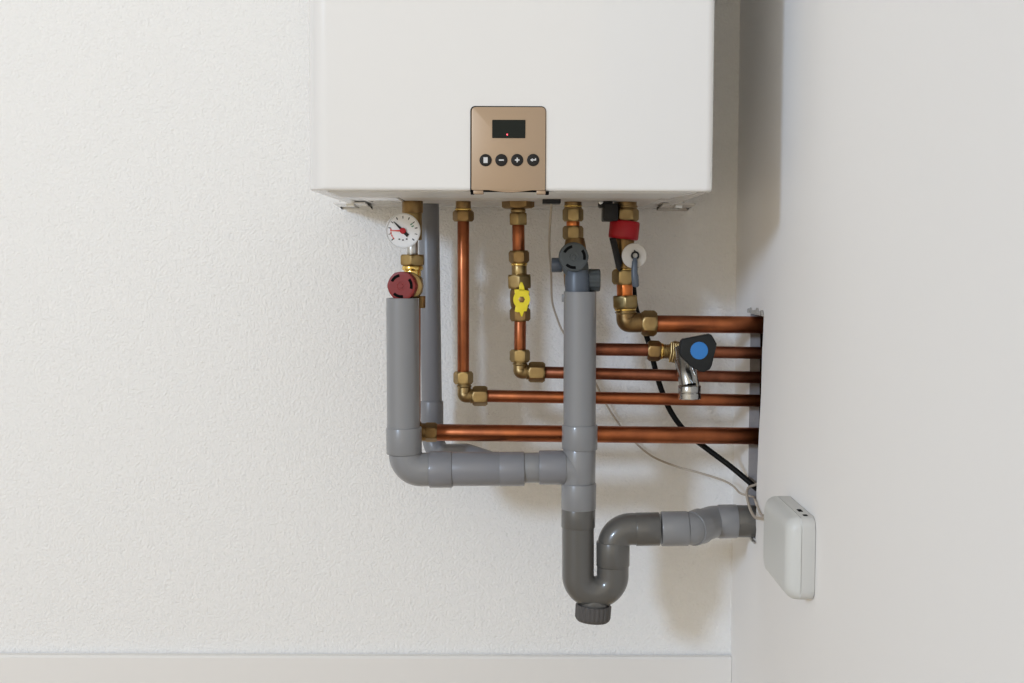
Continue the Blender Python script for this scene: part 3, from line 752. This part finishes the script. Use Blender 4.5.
# ------------------------------------------------------------------ junction box on the right wall
jy0, jy1 = -.508, -.372      # near, far
jz1, jz0 = -.2553, -.3405
JX = WX-.029
jn = thing('junction_box', 'pale grey plastic junction box on the right wall beside the slot', 'junction box', (WX, (jy0+jy1)/2, (jz0+jz1)/2))
def yz(rad, ins=0): return rrect(jy0+ins, jy1-ins, jz0+ins, jz1-ins, (rad,)*4, 8)
bm = NB(); prism(bm, [Vector((WX-.0005, y, z)) for y, z in yz(.012)], Vector((-.0135, 0, 0)), .0006); obj('base', bm, M['boxb'], jn)
bm = NB(); prism(bm, [Vector((WX-.0138, y, z)) for y, z in yz(.008, .001)], Vector((-.0012, 0, 0))); obj('seam', bm, M['under'], jn)
bm = NB(); rings = []
for (x, ins, r_) in ((WX-.0146, 0, .012), (WX-.020, .0006, .012), (JX+.0048, .0026, .012), (JX+.0018, .0058, .012), (JX+.0004, .0095, .012), (JX, .014, .013)):
    rings.append([bm.verts.new((x, y, z)) for y, z in yz(r_, ins)])
for a_, b_ in zip(rings, rings[1:]):
    for i in range(len(a_)): j = (i+1) % len(a_); bm.faces.new((a_[i], a_[j], b_[j], b_[i]))
bm.faces.new(rings[0]); bm.faces.new(rings[-1]); obj('lid', bm, M['box'], jn, ang=40)
bm = NB(); box(bm, (WX-.010, jy0+.035, jz1-.0006), (WX-.006, jy0+.046, jz1+.0006)); obj('clip_slot', bm, M['dark'], jn)
bm = NB(); box(bm, (WX-.010, jy0+.012, jz1-.0006), (WX-.006, jy0+.018, jz1+.0006)); obj('clip_slot', bm, M['dark'], jn)

# ------------------------------------------------------------------ plaster bead ends at the slot
def bead(name, x0, x1, y0, y1, label):
    root = None; bm = NB(); rnd = random.Random(3)
    a = SX(x0, y0, WX); b = SX(x1, y1, WX); n = 7
    for i in range(n):
        t_ = i/(n-1); y = a.y+(b.y-a.y)*t_; z0_ = b.z; h = (a.z-b.z)*(.45+.55*rnd.random())
        c_ = Vector((WX-.001, y, z0_)); w_ = .0028+.002*rnd.random()
        prism(bm, [c_+Vector((0, -w_, 0)), c_+Vector((0, w_, -.0005)), c_+Vector((0, w_*.7, h*.8)), c_+Vector((0, 0, h)), c_+Vector((0, -w_*.6, h*.7))], Vector((-.0012-.002*rnd.random(), 0, 0)))
    o = obj(name, bm, M['steel'], loc=(WX, (a.y+b.y)/2, b.z)); tag(o, label, 'metal mesh'); return o
bead('metal_mesh_end', 750, 763.5, 305.5, 315.5, 'torn scrap of metal mesh at the top end of the wall slot')
bead('metal_mesh_end', 748.5, 756.0, 531, 543, 'torn scrap of metal mesh under the outlet pipe at the slot bottom')

# ------------------------------------------------------------------ light
w = bpy.data.worlds.new('World'); sc.world = w; w.use_nodes = True
nt = w.node_tree; bg = nt.nodes['Background']
tc = nt.nodes.new('ShaderNodeTexCoord'); sep = nt.nodes.new('ShaderNodeSeparateXYZ'); nt.links.new(tc.outputs['Generated'], sep.inputs[0])
# warm room fill, shaped to lift shaded corners: brightest from behind the camera
dotn = nt.nodes.new('ShaderNodeVectorMath'); dotn.operation = 'DOT_PRODUCT'; dotn.inputs[1].default_value = (-.22, -.96, -.14)
nt.links.new(tc.outputs['Generated'], dotn.inputs[0])
cr = nt.nodes.new('ShaderNodeValToRGB'); mr = nt.nodes.new('ShaderNodeMapRange')
mr.inputs['From Min'].default_value = -.9; mr.inputs['From Max'].default_value = .9
nt.links.new(dotn.outputs['Value'], mr.inputs[0]); nt.links.new(mr.outputs[0], cr.inputs[0])
cr.color_ramp.elements[0].color = (.07, .065, .055, 1); cr.color_ramp.elements[1].color = (1.12, 1.0, .80, 1)
e = cr.color_ramp.elements.new(.5); e.color = (.28, .252, .205, 1); e = cr.color_ramp.elements.new(.8); e.color = (.62, .555, .45, 1)
nt.links.new(cr.outputs[0], bg.inputs[0]); bg.inputs[1].default_value = 1.08

def area(name, loc, target, sx, sy, power, col):
    l = bpy.data.lights.new(name, 'AREA'); l.shape = 'RECTANGLE'; l.size = sx; l.size_y = sy; l.energy = power; l.color = col
    o = bpy.data.objects.new(name, l); COL.objects.link(o); o.location = loc
    o.rotation_euler = (Vector(target)-Vector(loc)).to_track_quat('-Z', 'Y').to_euler(); return o
d = Vector((-1, -1.42, .40)).normalized()
area('window_daylight', d*5.5, (0.1, 0, -.1), .5, .6, 112, (.585, .75, 1.0))

sc.view_settings.view_transform = 'Standard'; sc.view_settings.look = 'None'
sc.view_settings.exposure = 0; sc.view_settings.gamma = 1; sc.view_settings.use_curve_mapping = False
sc.cycles.max_bounces = 8; sc.cycles.diffuse_bounces = 4; sc.cycles.glossy_bounces = 4
